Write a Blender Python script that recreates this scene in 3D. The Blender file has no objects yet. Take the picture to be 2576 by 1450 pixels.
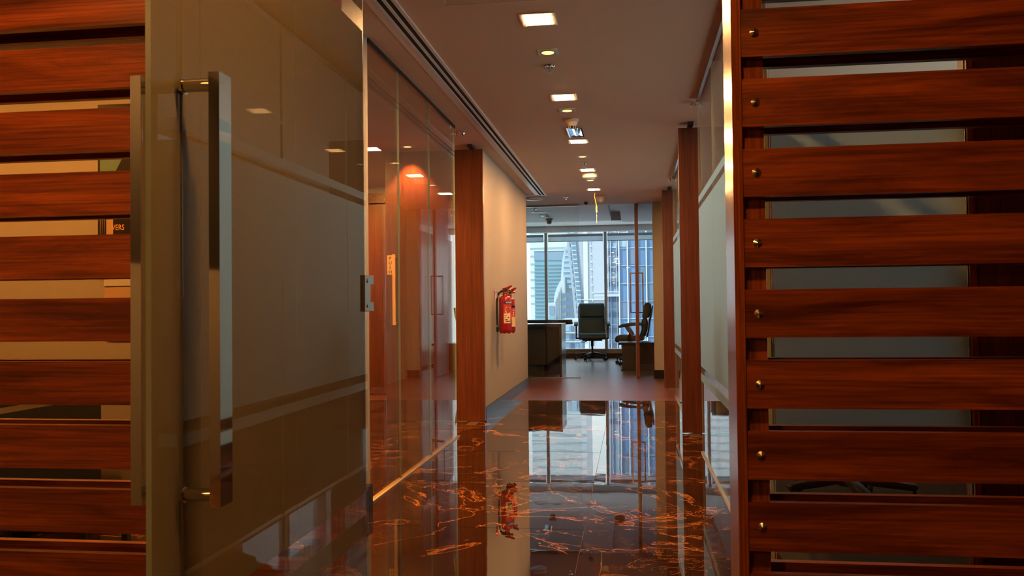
import bpy, bmesh, math, random
from mathutils import Vector, Matrix
random.seed(7)
SC = bpy.context.scene
COL = SC.collection
PI = math.pi

# ------------------------------------------------------------------ camera
cam_d = bpy.data.cameras.new('camera')
cam = bpy.data.objects.new('camera', cam_d); COL.objects.link(cam)
F_PX, CX, CY, EYE = 2180.0, 1288.0, 725.0, 1.05
dv = Vector((1589.0 - CX, 768.0 - CY, F_PX)).normalized()      # corridor direction seen by the camera
upv = Vector((1, -.0107, 0)).cross(dv).normalized()
if upv.y > 0: upv = -upv
rv = dv.cross(upv).normalized()
if rv.x < 0: rv = -rv
ax = Vector((rv.x, dv.x, upv.x)); dn = Vector((rv.y, dv.y, upv.y)); fw = Vector((rv.z, dv.z, upv.z))
cam.matrix_world = Matrix(((ax.x, -dn.x, -fw.x, 0), (ax.y, -dn.y, -fw.y, 0), (ax.z, -dn.z, -fw.z, EYE), (0, 0, 0, 1)))
cam_d.sensor_width = 36.0; cam_d.lens = 36.0 * F_PX / 2576.0
cam_d.clip_start = .05; cam_d.clip_end = 3000
cam_d.dof.use_dof = True; cam_d.dof.focus_distance = 8.0; cam_d.dof.aperture_fstop = 17
SC.camera = cam

# ------------------------------------------------------------------ light and exposure
SC.view_settings.view_transform = 'Standard'; SC.view_settings.look = 'None'
SC.view_settings.exposure = 0.0; SC.view_settings.gamma = 1.0
SC.view_settings.use_curve_mapping = False
SC.cycles.transparent_max_bounces = 40; SC.cycles.max_bounces = 10
SC.cycles.diffuse_bounces = 6; SC.cycles.glossy_bounces = 6; SC.cycles.transmission_bounces = 8
SC.cycles.caustics_reflective = False; SC.cycles.caustics_refractive = False
SC.cycles.sample_clamp_indirect = 6.0
world = bpy.data.worlds.new('hazy_sky'); SC.world = world; world.use_nodes = True
wn = world.node_tree; bg = wn.nodes['Background']
tc = wn.nodes.new('ShaderNodeTexCoord'); sx = wn.nodes.new('ShaderNodeSeparateXYZ'); rp = wn.nodes.new('ShaderNodeValToRGB')
wn.links.new(tc.outputs['Generated'], sx.inputs[0]); wn.links.new(sx.outputs[2], rp.inputs[0]); wn.links.new(rp.outputs[0], bg.inputs[0])
rp.color_ramp.elements[0].position = 0.0; rp.color_ramp.elements[0].color = (.80, .93, .96, 1)
rp.color_ramp.elements[1].position = .7; rp.color_ramp.elements[1].color = (.74, .88, 1.0, 1)
SKY = 1.9
bg.inputs[1].default_value = SKY
sun_d = bpy.data.lights.new('sun', 'SUN'); sun_d.energy = 6.0; sun_d.angle = .05; sun_d.color = (1, .97, .92)
sun = bpy.data.objects.new('sun', sun_d); COL.objects.link(sun)
sun.rotation_euler = Vector((.30, .40, -.87)).to_track_quat('-Z', 'Y').to_euler()
def portal(loc, direction, w, h):
    d = bpy.data.lights.new('window_portal', 'AREA'); d.shape = 'RECTANGLE'; d.size = w; d.size_y = h; d.cycles.is_portal = True
    o = bpy.data.objects.new('window_portal', d); COL.objects.link(o); o.location = loc
    o.rotation_euler = Vector(direction).to_track_quat('-Z', 'Z').to_euler()
portal((-1.3, 17.62, 1.36), (0, -1, 0), 9.2, 2.35)
portal((2.60, 7.9, 1.81), (-1, 0, 0), 9.3, 1.30)
WARM = (1.0, .47, .16)
WARM2 = (1.0, .50, .15)
LAMP = 820.0        # radiance of the square ceiling panels
SPOT = 2.8         # radiance of the small round lenses

# ------------------------------------------------------------------ mesh helpers
class MB:
    """collects faces; build() links them as one mesh object"""
    def __init__(s): s.bm = bmesh.new()
    def box(s, x0, x1, y0, y1, z0, z1):
        v = [s.bm.verts.new(p) for p in ((x0,y0,z0),(x1,y0,z0),(x1,y1,z0),(x0,y1,z0),(x0,y0,z1),(x1,y0,z1),(x1,y1,z1),(x0,y1,z1))]
        for f in ((0,3,2,1),(4,5,6,7),(0,1,5,4),(1,2,6,5),(2,3,7,6),(3,0,4,7)): s.bm.faces.new([v[i] for i in f])
        return s
    def bev(s, w, seg=2):
        e = [e for e in s.bm.edges if len(e.link_faces) == 2 and e.calc_face_angle(0) > .6]
        bmesh.ops.bevel(s.bm, geom=e, offset=w, segments=seg, profile=.5, affect='EDGES', clamp_overlap=True)
        return s
    def prism(s, pts, axis, a0, a1):
        """closed polygon pts (u,v) swept along axis: x -> (a,u,v), y -> (u,a,v), z -> (u,v,a)"""
        def P(u, v, a): return {'x': (a,u,v), 'y': (u,a,v), 'z': (u,v,a)}[axis]
        A = [s.bm.verts.new(P(u, v, a0)) for u, v in pts]; B = [s.bm.verts.new(P(u, v, a1)) for u, v in pts]
        n = len(pts)
        s.bm.faces.new(A[::-1]); s.bm.faces.new(B)
        for i in range(n): s.bm.faces.new((A[i], A[(i+1) % n], B[(i+1) % n], B[i]))
        bmesh.ops.recalc_face_normals(s.bm, faces=s.bm.faces[:])
        return s
    def lathe(s, prof, c=(0,0,0), seg=20, axis='z'):
        rings = []
        for r, h in prof:
            ring = []
            for k in range(seg):
                a = 2*PI*k/seg; u, v = r*math.cos(a), r*math.sin(a)
                p = {'z': (u,v,h), 'y': (u,h,v), 'x': (h,u,v)}[axis]
                ring.append(s.bm.verts.new((c[0]+p[0], c[1]+p[1], c[2]+p[2])))
            rings.append(ring)
        for a, b in zip(rings, rings[1:]):
            for k in range(seg): s.bm.faces.new((a[k], a[(k+1) % seg], b[(k+1) % seg], b[k]))
        s.bm.faces.new(rings[0][::-1]); s.bm.faces.new(rings[-1])
        bmesh.ops.recalc_face_normals(s.bm, faces=s.bm.faces[:])
        return s
    def tube(s, path, r, seg=8):
        path = [Vector(p) for p in path]; rr = r if isinstance(r, (list, tuple)) else [r]*len(path)
        rings = []
        for i, p in enumerate(path):
            t = (path[min(i+1, len(path)-1)] - path[max(i-1, 0)]).normalized()
            ref = Vector((0,0,1)) if abs(t.z) < .9 else Vector((1,0,0))
            u = t.cross(ref).normalized(); w = t.cross(u).normalized()
            rings.append([s.bm.verts.new(p + u*rr[i]*math.cos(2*PI*k/seg) + w*rr[i]*math.sin(2*PI*k/seg)) for k in range(seg)])
        for a, b in zip(rings, rings[1:]):
            for k in range(seg): s.bm.faces.new((a[k], a[(k+1) % seg], b[(k+1) % seg], b[k]))
        s.bm.faces.new(rings[0][::-1]); s.bm.faces.new(rings[-1])
        bmesh.ops.recalc_face_normals(s.bm, faces=s.bm.faces[:])
        return s
    def build(s, name, mat, parent=None, smooth=False, off=None):
        o0 = Vector((0,0,0))
        root = parent
        while root is not None:
            o0 = o0 + root.location; root = root.parent
        if off is not None: o0 = o0 + Vector(off)
        if o0.length > 0: bmesh.ops.translate(s.bm, vec=-o0, verts=s.bm.verts[:])
        me = bpy.data.meshes.new(name); s.bm.to_mesh(me); s.bm.free()
        if smooth:
            me.polygons.foreach_set('use_smooth', [True]*len(me.polygons)); me.set_sharp_from_angle(angle=math.radians(38))
        if isinstance(mat, (list, tuple)):
            for m in mat: me.materials.append(m)
        else: me.materials.append(mat)
        o = bpy.data.objects.new(name, me); COL.objects.link(o)
        if off is not None: o.location = off
        if parent: o.parent = parent
        return o
def box(name, mat, b, parent=None, bev=0, smooth=False):
    m = MB().box(*b)
    if bev: m.bev(bev)
    return m.build(name, mat, parent, smooth=smooth)
def thing(name, loc, label, cat, group=None, rz=0):
    o = bpy.data.objects.new(name, None); COL.objects.link(o); o.location = loc; o.rotation_euler = (0,0,rz)
    o.empty_display_size = .1
    return tag(o, label, cat, group)
def tag(o, label, cat, group=None):
    o['label'] = label; o['category'] = cat
    if group: o['group'] = group
    return o
def struct(o, label=None, cat=None):
    o['kind'] = 'structure'
    if label: o['label'] = label
    if cat: o['category'] = cat
    return o
def inst(src, parent, loc):
    o = src.copy(); COL.objects.link(o); o.parent = parent; o.location = loc
    return o
def dup(root, loc, rz=None, label=None):
    def cp(o, par):
        c = o.copy(); COL.objects.link(c); c.parent = par
        for ch in o.children: cp(ch, c)
        return c
    r = cp(root, None); r.location = loc
    if rz is not None: r.rotation_euler = (0,0,rz)
    if label: r['label'] = label
    return r
def text_mesh(name, body, size, mat, parent, place, bold=False, spacing=1.0, align='CENTER', bend=None):
    """lettering as a flat mesh; place maps (u,v) of the text plane to a world point"""
    cu = bpy.data.curves.new(name, 'FONT'); cu.body = body; cu.size = size; cu.align_x = align; cu.align_y = 'CENTER'
    cu.space_line = spacing; cu.resolution_u = 3
    if bold: cu.offset = size*.018
    t = bpy.data.objects.new(name, cu); COL.objects.link(t)
    me = bpy.data.meshes.new_from_object(t.evaluated_get(bpy.context.evaluated_depsgraph_get()))
    bpy.data.objects.remove(t); bpy.data.curves.remove(cu)
    o0 = Vector((0,0,0)); root = parent
    while root is not None: o0 = o0 + root.location; root = root.parent
    for v in me.vertices: v.co = Vector(place(v.co.x, v.co.y)) - o0
    me.name = name; me.materials.clear(); me.materials.append(mat)
    o = bpy.data.objects.new(name, me); COL.objects.link(o); o.parent = parent
    return o

# ------------------------------------------------------------------ materials
def new_mat(name):
    m = bpy.data.materials.new(name); m.use_nodes = True
    return m, m.node_tree.nodes, m.node_tree.links, m.node_tree.nodes['Principled BSDF']
def plain(name, col, rough=.5, metal=0.0, ior=1.5, emit=None, es=0.0, coat=0.0, noise=0.0, nscale=8.0, bump=0.0, bscale=200.0):
    m, N, L, p = new_mat(name)
    p.inputs['Base Color'].default_value = (*col, 1); p.inputs['Roughness'].default_value = rough
    p.inputs['Metallic'].default_value = metal; p.inputs['IOR'].default_value = ior
    if coat: p.inputs['Coat Weight'].default_value = coat; p.inputs['Coat Roughness'].default_value = .08
    if emit: p.inputs['Emission Color'].default_value = (*emit, 1); p.inputs['Emission Strength'].default_value = es
    if noise or bump:
        tcn = N.new('ShaderNodeTexCoord')
        if noise:
            nz = N.new('ShaderNodeTexNoise'); nz.inputs['Scale'].default_value = nscale; nz.inputs['Detail'].default_value = 4
            L.new(tcn.outputs['Object'], nz.inputs['Vector'])
            mx = N.new('ShaderNodeMix'); mx.data_type = 'RGBA'
            mx.inputs['A'].default_value = (*[c*(1-noise) for c in col], 1); mx.inputs['B'].default_value = (*[min(1, c*(1+noise)) for c in col], 1)
            L.new(nz.outputs['Fac'], mx.inputs['Factor']); L.new(mx.outputs['Result'], p.inputs['Base Color'])
        if bump:
            nb = N.new('ShaderNodeTexNoise'); nb.inputs['Scale'].default_value = bscale; nb.inputs['Detail'].default_value = 3
            L.new(tcn.outputs['Object'], nb.inputs['Vector'])
            b = N.new('ShaderNodeBump'); b.inputs['Strength'].default_value = bump; b.inputs['Distance'].default_value = .002
            L.new(nb.outputs['Fac'], b.inputs['Height']); L.new(b.outputs['Normal'], p.inputs['Normal'])
    return m
def wood(name, axis, dark, mid, light, rough=.38, coat=.25, across=10.0, warp=1.5, lo=.34, hi=.66):
    m, N, L, p = new_mat(name)
    tcn = N.new('ShaderNodeTexCoord'); oi = N.new('ShaderNodeObjectInfo')
    sc = N.new('ShaderNodeVectorMath'); sc.operation = 'SCALE'; sc.inputs[0].default_value = (37.1, 23.7, 51.3); L.new(oi.outputs['Random'], sc.inputs['Scale'])
    ad = N.new('ShaderNodeVectorMath'); ad.operation = 'ADD'; L.new(tcn.outputs['Object'], ad.inputs[0]); L.new(sc.outputs[0], ad.inputs[1])
    def stretched(a, c):
        mp = N.new('ShaderNodeMapping'); s3 = [c, c, c]; s3['xyz'.index(axis)] = a; mp.inputs['Scale'].default_value = s3
        L.new(ad.outputs[0], mp.inputs['Vector']); return mp
    n0 = N.new('ShaderNodeTexNoise'); n0.inputs['Scale'].default_value = 1.0; n0.inputs['Detail'].default_value = 2.0
    L.new(stretched(1.1, 5.0).outputs[0], n0.inputs['Vector'])
    mp = stretched(.35, across)
    wb = N.new('ShaderNodeVectorMath'); wb.operation = 'MULTIPLY_ADD'; wb.inputs[1].default_value = (warp, warp, warp)
    L.new(n0.outputs['Color'], wb.inputs[0]); L.new(mp.outputs[0], wb.inputs[2])
    n1 = N.new('ShaderNodeTexNoise'); n1.inputs['Scale'].default_value = 1.6; n1.inputs['Detail'].default_value = 7.0; n1.inputs['Roughness'].default_value = .7
    L.new(wb.outputs[0], n1.inputs['Vector'])
    r = N.new('ShaderNodeValToRGB'); e = r.color_ramp.elements
    e[0].position = lo; e[0].color = (*dark, 1); e[1].position = hi; e[1].color = (*light, 1)
    em = e.new(.5); em.color = (*mid, 1)
    L.new(n1.outputs['Fac'], r.inputs[0])
    n2 = N.new('ShaderNodeTexNoise'); n2.inputs['Scale'].default_value = 1.0; n2.inputs['Detail'].default_value = 3.0
    L.new(stretched(3.5, 190.0).outputs[0], n2.inputs['Vector'])
    pr = N.new('ShaderNodeMapRange'); pr.inputs['From Min'].default_value = .3; pr.inputs['From Max'].default_value = .62; pr.inputs['To Min'].default_value = .38; pr.inputs['To Max'].default_value = 1.10
    L.new(n2.outputs['Fac'], pr.inputs['Value'])
    mx = N.new('ShaderNodeMix'); mx.data_type = 'RGBA'; mx.blend_type = 'MULTIPLY'; mx.inputs['Factor'].default_value = .85
    L.new(r.outputs[0], mx.inputs['A']); L.new(pr.outputs[0], mx.inputs['B'])
    L.new(mx.outputs['Result'], p.inputs['Base Color'])
    p.inputs['Roughness'].default_value = rough; p.inputs['Coat Weight'].default_value = coat; p.inputs['Coat Roughness'].default_value = .22
    b = N.new('ShaderNodeBump'); b.inputs['Strength'].default_value = .06; b.inputs['Distance'].default_value = .001
    L.new(n2.outputs['Fac'], b.inputs['Height']); L.new(b.outputs['Normal'], p.inputs['Normal'])
    return m
def thin_glass(name, tint=(.96, .985, .975), f0=.045):
    """architectural pane: clear transmission plus a Fresnel mirror on each face"""
    m, N, L, p = new_mat(name); N.remove(p)
    out = N['Material Output']; g = N.new('ShaderNodeNewGeometry')
    d = N.new('ShaderNodeVectorMath'); d.operation = 'DOT_PRODUCT'; L.new(g.outputs['Normal'], d.inputs[0]); L.new(g.outputs['Incoming'], d.inputs[1])
    a = N.new('ShaderNodeMath'); a.operation = 'ABSOLUTE'; L.new(d.outputs['Value'], a.inputs[0])
    o = N.new('ShaderNodeMath'); o.operation = 'SUBTRACT'; o.inputs[0].default_value = 1.0; L.new(a.outputs[0], o.inputs[1])
    pw = N.new('ShaderNodeMath'); pw.operation = 'POWER'; pw.inputs[1].default_value = 5.0; L.new(o.outputs[0], pw.inputs[0])
    fm = N.new('ShaderNodeMath'); fm.operation = 'MULTIPLY_ADD'; fm.inputs[1].default_value = 1 - f0; fm.inputs[2].default_value = f0; L.new(pw.outputs[0], fm.inputs[0])
    t = N.new('ShaderNodeBsdfTransparent'); t.inputs[0].default_value = (*tint, 1)
    gl = N.new('ShaderNodeBsdfGlossy'); gl.inputs['Roughness'].default_value = 0.0; gl.inputs[0].default_value = (.97, .99, .98, 1)
    mx = N.new('ShaderNodeMixShader'); L.new(fm.outputs[0], mx.inputs[0]); L.new(t.outputs[0], mx.inputs[1]); L.new(gl.outputs[0], mx.inputs[2])
    L.new(mx.outputs[0], out.inputs[0])
    return m
def film_mat(name, refl, trans, mix):
    m, N, L, p = new_mat(name); N.remove(p); out = N['Material Output']
    d = N.new('ShaderNodeBsdfDiffuse'); d.inputs[0].default_value = (*refl, 1)
    t = N.new('ShaderNodeBsdfTranslucent'); t.inputs[0].default_value = (*trans, 1)
    mx = N.new('ShaderNodeMixShader'); mx.inputs[0].default_value = mix
    L.new(d.outputs[0], mx.inputs[1]); L.new(t.outputs[0], mx.inputs[2]); L.new(mx.outputs[0], out.inputs[0])
    return m
def emissive(name, col, strength):
    m, N, L, p = new_mat(name); N.remove(p); e = N.new('ShaderNodeEmission'); e.inputs[0].default_value = (*col, 1); e.inputs[1].default_value = strength
    L.new(e.outputs[0], N['Material Output'].inputs[0]); return m
def marble(name):
    m, N, L, p = new_mat(name)
    tcn = N.new('ShaderNodeTexCoord'); oi = N.new('ShaderNodeObjectInfo')
    sc = N.new('ShaderNodeVectorMath'); sc.operation = 'SCALE'; sc.inputs[0].default_value = (31.7, 47.1, 19.3); L.new(oi.outputs['Random'], sc.inputs['Scale'])
    ad = N.new('ShaderNodeVectorMath'); ad.operation = 'ADD'; L.new(tcn.outputs['Object'], ad.inputs[0]); L.new(sc.outputs[0], ad.inputs[1])
    def vein(scale, dist, width, detail):
        n = N.new('ShaderNodeTexNoise'); n.inputs['Scale'].default_value = scale; n.inputs['Detail'].default_value = detail; n.inputs['Distortion'].default_value = dist; n.inputs['Roughness'].default_value = .6
        L.new(ad.outputs[0], n.inputs['Vector'])
        s = N.new('ShaderNodeMath'); s.operation = 'SUBTRACT'; s.inputs[1].default_value = .5; L.new(n.outputs['Fac'], s.inputs[0])
        a = N.new('ShaderNodeMath'); a.operation = 'ABSOLUTE'; L.new(s.outputs[0], a.inputs[0])
        mr = N.new('ShaderNodeMapRange'); mr.inputs['From Min'].default_value = 0; mr.inputs['From Max'].default_value = width; mr.inputs['To Min'].default_value = 1; mr.inputs['To Max'].default_value = 0
        L.new(a.outputs[0], mr.inputs['Value'])
        pw = N.new('ShaderNodeMath'); pw.operation = 'POWER'; pw.inputs[1].default_value = 2.0; L.new(mr.outputs[0], pw.inputs[0])
        return pw
    v1 = vein(1.0, 1.5, .014, 7); v2 = vein(3.4, 2.2, .017, 5)
    mk = N.new('ShaderNodeTexNoise'); mk.inputs['Scale'].default_value = 1.1; mk.inputs['Detail'].default_value = 2; L.new(ad.outputs[0], mk.inputs['Vector'])
    mr = N.new('ShaderNodeMapRange'); mr.inputs['From Min'].default_value = .47; mr.inputs['From Max'].default_value = .68; L.new(mk.outputs['Fac'], mr.inputs['Value'])
    v2m = N.new('ShaderNodeMath'); v2m.operation = 'MULTIPLY'; L.new(v2.outputs[0], v2m.inputs[0]); L.new(mr.outputs[0], v2m.inputs[1])
    vs = N.new('ShaderNodeMath'); vs.operation = 'MAXIMUM'; L.new(v1.outputs[0], vs.inputs[0]); L.new(v2m.outputs[0], vs.inputs[1])
    cl = N.new('ShaderNodeTexNoise'); cl.inputs['Scale'].default_value = 3.0; cl.inputs['Detail'].default_value = 6; L.new(ad.outputs[0], cl.inputs['Vector'])
    r = N.new('ShaderNodeValToRGB'); e = r.color_ramp.elements
    e[0].position = .3; e[0].color = (.010, .004, .002, 1); e[1].position = .75; e[1].color = (.028, .010, .004, 1)
    L.new(cl.outputs['Fac'], r.inputs[0])
    mx = N.new('ShaderNodeMix'); mx.data_type = 'RGBA'; mx.inputs['B'].default_value = (.44, .17, .045, 1)
    L.new(vs.outputs[0], mx.inputs['Factor']); L.new(r.outputs[0], mx.inputs['A']); L.new(mx.outputs['Result'], p.inputs['Base Color'])
    p.inputs['Roughness'].default_value = .012; p.inputs['IOR'].default_value = 1.8
    bn = N.new('ShaderNodeTexNoise'); bn.inputs['Scale'].default_value = 5.0; bn.inputs['Detail'].default_value = 2.5; L.new(ad.outputs[0], bn.inputs['Vector'])
    b = N.new('ShaderNodeBump'); b.inputs['Strength'].default_value = .08; b.inputs['Distance'].default_value = .004
    L.new(bn.outputs['Fac'], b.inputs['Height']); L.new(b.outputs['Normal'], p.inputs['Normal'])
    return m
def plank_floor(name):
    m, N, L, p = new_mat(name)
    tcn = N.new('ShaderNodeTexCoord'); br = N.new('ShaderNodeTexBrick')
    br.offset = .37; br.inputs['Scale'].default_value = 1.0; br.inputs['Brick Width'].default_value = .55; br.inputs['Row Height'].default_value = .09
    br.inputs['Mortar Size'].default_value = .0015; br.inputs['Color1'].default_value = (.12, .036, .020, 1); br.inputs['Color2'].default_value = (.07, .020, .012, 1); br.inputs['Mortar'].default_value = (.03, .01, .006, 1)
    L.new(tcn.outputs['Object'], br.inputs['Vector'])
    mp = N.new('ShaderNodeMapping'); mp.inputs['Scale'].default_value = (2, 40, 2); L.new(tcn.outputs['Object'], mp.inputs[0])
    nz = N.new('ShaderNodeTexNoise'); nz.inputs['Scale'].default_value = 1.0; nz.inputs['Detail'].default_value = 5; L.new(mp.outputs[0], nz.inputs['Vector'])
    mr = N.new('ShaderNodeMapRange'); mr.inputs['To Min'].default_value = .6; mr.inputs['To Max'].default_value = 1.4; L.new(nz.outputs['Fac'], mr.inputs['Value'])
    mx = N.new('ShaderNodeMix'); mx.data_type = 'RGBA'; mx.blend_type = 'MULTIPLY'; mx.inputs['Factor'].default_value = 1
    L.new(br.outputs['Color'], mx.inputs['A']); L.new(mr.outputs[0], mx.inputs['B']); L.new(mx.outputs['Result'], p.inputs['Base Color'])
    p.inputs['Roughness'].default_value = .30; p.inputs['IOR'].default_value = 1.7
    return m

RED = dict(dark=(.075, .012, .003), mid=(.215, .044, .010), light=(.38, .086, .019))
M = {}
M['slat'] = wood('slat_wood', 'x', **RED)
M['jamb'] = wood('jamb_wood', 'z', (.12, .026, .007), (.25, .058, .015), (.36, .095, .026), rough=.26, coat=.5)
M['leaf'] = wood('door_wood', 'z', (.070, .0145, .004), (.112, .024, .007), (.155, .036, .011), rough=.34, coat=.3, across=22, warp=.5, lo=.28, hi=.72)
M['cabinet'] = wood('cabinet_wood', 'z', (.055, .014, .006), (.10, .026, .010), (.15, .042, .015), rough=.4, across=14)
M['panel'] = plain('desk_panel', (.020, .019, .015), .35)
M['desk'] = wood('desk_wood', 'x', (.010, .006, .006), (.018, .010, .009), (.030, .016, .014), rough=.16, coat=.6)
M['marble'] = marble('brown_marble')
M['planks'] = plank_floor('floor_boards')
M['grout'] = plain('grout', (.20, .09, .04), .7)
M['cream'] = plain('cream_paint', (.29, .275, .26), .62, noise=.03, bump=.05)
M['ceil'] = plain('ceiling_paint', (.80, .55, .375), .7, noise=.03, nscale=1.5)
M['white'] = plain('white_paint', (.93, .93, .92), .55)
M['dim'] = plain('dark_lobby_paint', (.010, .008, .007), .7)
M['glass'] = thin_glass('clear_glass')
M['glass_edge'] = plain('glass_edge', (.42, .54, .49), .2, coat=.4)
M['film'] = film_mat('frosted_film', (.36, .39, .37), (.86, .98, .97), .86)
M['doorfilm'] = film_mat('door_frosted_film', (.42, .40, .345), (.58, .565, .50), .5)
M['frontfilm'] = film_mat('front_frosted_film', (.20, .21, .21), (.66, .72, .74), .7)
M['chrome'] = plain('polished_steel', (.80, .80, .80), .035, 1.0)
M['steel'] = plain('brushed_steel', (.68, .67, .66), .2, 1.0)
M['bronze'] = plain('bronze_metal', (.20, .13, .09), .3, 1.0)
M['brass'] = plain('brass_strip', (.58, .42, .26), .32, 1.0)
M['black'] = plain('black_gloss', (.010, .010, .011), .25, ior=1.3)
M['matte_black'] = plain('matte_black', (.012, .012, .012), .5)
M['slot'] = plain('slot_black', (.004, .004, .004), .9)
M['plastic'] = plain('ivory_plastic', (.66, .60, .50), .4)
M['white_pl'] = plain('white_plastic', (.8, .8, .8), .35)
M['leather'] = plain('dark_green_leather', (.028, .075, .068), .46, noise=.2, bump=.25, bscale=180)
M['sofa'] = plain('black_leather', (.016, .014, .011), .48, noise=.2, bump=.3, bscale=120)
M['red'] = plain('extinguisher_red', (.30, .006, .010), .22, coat=.6)
M['rubber'] = plain('black_rubber', (.012, .012, .012), .45)
M['paper'] = plain('cream_paper', (.72, .58, .38), .7)
M['blue_label'] = plain('blue_label', (.03, .04, .22), .45)
M['pink_label'] = plain('pale_red_label', (.42, .05, .05), .45)
M['ink'] = plain('black_ink', (.02, .02, .02), .6)
M['white_ink'] = plain('pale_ink', (.75, .72, .66), .6)
M['orange_cable'] = plain('orange_cable', (.75, .30, .06), .5)
M['acrylic'] = thin_glass('clear_acrylic', (.93, .95, .94), .05)
M['panel_lit'] = emissive('lit_panel', WARM, LAMP)
for _n, _c, _s in (('alcove_lit', (1.0, .34, .05), 520.0), ('lobby_lit', (1.0, .39, .08), 290.0), ('added_dado_lit', (1.0, .42, .10), 800.0), ('side_lit', (1.0, .38, .07), 2000.0)): M[_n] = emissive(_n, _c, _s)
M['spot_lit'] = emissive('lit_lens', WARM2, SPOT)
M['frame_w'] = plain('lamp_trim', (.72, .68, .62), .5)
M['blind'] = film_mat('blind_fabric', (.45, .47, .50), (.60, .66, .72), .75)
M['alu'] = plain('grey_aluminium', (.46, .49, .48), .4, .1)
M['pos_teal'] = plain('poster_teal', (.10, .20, .18), .35)
M['pos_pale'] = plain('poster_pale', (.42, .30, .20), .35)
M['pos_gold'] = plain('poster_gold', (.75, .42, .16), .35)
M['pos_black'] = plain('poster_black', (.008, .008, .009), .3)

H = 2.52      # ceiling height
# ------------------------------------------------------------------ floor: marble tiles, then boards
fl = struct(box('floor', M['grout'], (-6.2, .60, -3.6, 9.62, -.12, -.004)), 'polished brown marble floor with orange veins', 'floor')
TW, TL, X0, Y0 = 1.2, 1.0745, -.235, 1.936
tile0 = None
for i in range(-6, 1):
    for j in range(-6, 8):
        x0 = X0 + TW*i; y0 = Y0 + TL*j
        x1 = min(x0 + TW, .60); y1 = min(y0 + TL, 9.62)
        x0 = max(x0, -6.2); y0 = max(y0, -3.6)
        if x1 - x0 < .05 or y1 - y0 < .05: continue
        g = .0012
        w, l = x1 - x0, y1 - y0
        full = abs(w - TW) < .001 and abs(l - TL) < .001
        c = ((x0 + x1)/2, (y0 + y1)/2, 0)
        if full and tile0 is not None:
            t = inst(tile0, fl, c)
        else:
            t = MB().box(c[0]-w/2+g, c[0]+w/2-g, c[1]-l/2+g, c[1]+l/2-g, -.018, 0).bev(.0012, 1).build('marble_tile', M['marble'], fl, off=c)
            if full: tile0 = t
        t.rotation_euler = (random.uniform(-1, 1)*.0007, random.uniform(-1, 1)*.0007, 0)
struct(box('floor_boards', M['planks'], (-6.2, .60, 9.62, 17.9, -.12, 0)), 'reddish brown timber board floor beyond the marble', 'floor')
struct(box('floor_side_room', plain('dark_carpet', (.035, .028, .022), .9, ior=1.2), (.60, 3.6, -3.6, 17.9, -.12, 0)))
# ------------------------------------------------------------------ ceiling
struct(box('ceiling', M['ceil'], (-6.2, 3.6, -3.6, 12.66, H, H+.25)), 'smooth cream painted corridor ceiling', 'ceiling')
mb = MB()
mb.box(-6.2, -.33, 12.66, 15.1, H, H+.25); mb.box(-.16, 3.6, 12.66, 15.4, H, H+.25); mb.box(-.33, -.16, 12.66, 12.75, H, H+.25)
mb.box(-.33, -.16, 12.75, 15.1, 2.66, 2.77); mb.box(-.33, -.16, 15.08, 15.1, H, 2.66)
mb.box(-6.2, 3.6, 15.1, 17.9, 2.645, 2.77); mb.box(-6.2, 3.6, 17.30, 17.46, 2.53, 2.645)
struct(mb.build('ceiling_office', M['white']), 'white office ceiling with a recessed coffer', 'ceiling')
# ------------------------------------------------------------------ walls
def wall(name, mat, b, label=None): return struct(box(name, mat, b), label, 'wall' if label else None)
wall('wall_outer_left', M['cream'], (-6.3, -6.2, -3.6, 17.9, -.1, 2.8))
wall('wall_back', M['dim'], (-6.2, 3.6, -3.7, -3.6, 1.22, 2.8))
wall('wall_back_dado', M['cream'], (-6.2, 3.6, -3.72, -3.55, -.1, 1.22))
wall('wall_lobby_right', M['cabinet'], (1.62, 1.74, -3.6, 3.24, 0, H))
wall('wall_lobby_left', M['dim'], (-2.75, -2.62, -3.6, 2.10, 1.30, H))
wall('wall_lobby_left_dado', M['cream'], (-2.75, -2.615, -3.6, 1.97, 0, 1.30))
wall('wall_alcove', M['cream'], (-6.2, -1.405, 4.35, 4.53, 0, H), 'cream wall behind the left slat screen')
wall('wall_alcove_left', M['cream'], (-4.9, -4.8, 2.10, 4.35, 0, H))
wall('wall_alcove_front', M['cream'], (-4.9, -2.75, 2.0, 2.10, 0, H))
wall('wall_left', M['cream'], (-1.52, -1.36, 7.93, 11.32, 0, H), 'cream corridor wall carrying the fire extinguishers')
wall('wall_left_return', M['cream'], (-4.6, -1.52, 11.20, 11.32, 0, H))
wall('wall_side_room', M['cream'], (-6.2, -1.52, 10.20, 10.32, 0, H), 'cream wall at the back of the left side room')
wall('wall_office_left', M['white'], (-6.2, -4.6, 11.2, 12.7, 0, H))
wall('wall_right_end', M['cream'], (.313, .62, 12.55, 12.70, 0, H), 'orange lit wall end beside the office glass')
wall('wall_right', M['cream'], (.50, .62, 11.12, 12.55, 0, H))
wall('wall_office_right', M['white'], (.62, 3.5, 12.55, 12.70, 0, H))
ow = wall('wall_office_side', M['white'], (.86, .96, 12.7, 17.5, 0, 2.8), 'timber panelled office wall mirrored in the left glass')
for k in range(4): MB().box(.835, .86, 12.72+k*1.19, 13.90+k*1.19, .02, 2.40).bev(.003).build('panel', M['cabinet'], ow)
wall('wall_screen_right', M['cabinet'], (1.185, 1.62, 3.20, 3.26, 0, H), 'dark timber panel behind the right slat screen')
box('trim_1', M['jamb'], (1.165, 1.185, 3.19, 3.27, 0, H))['kind'] = 'structure'
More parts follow.
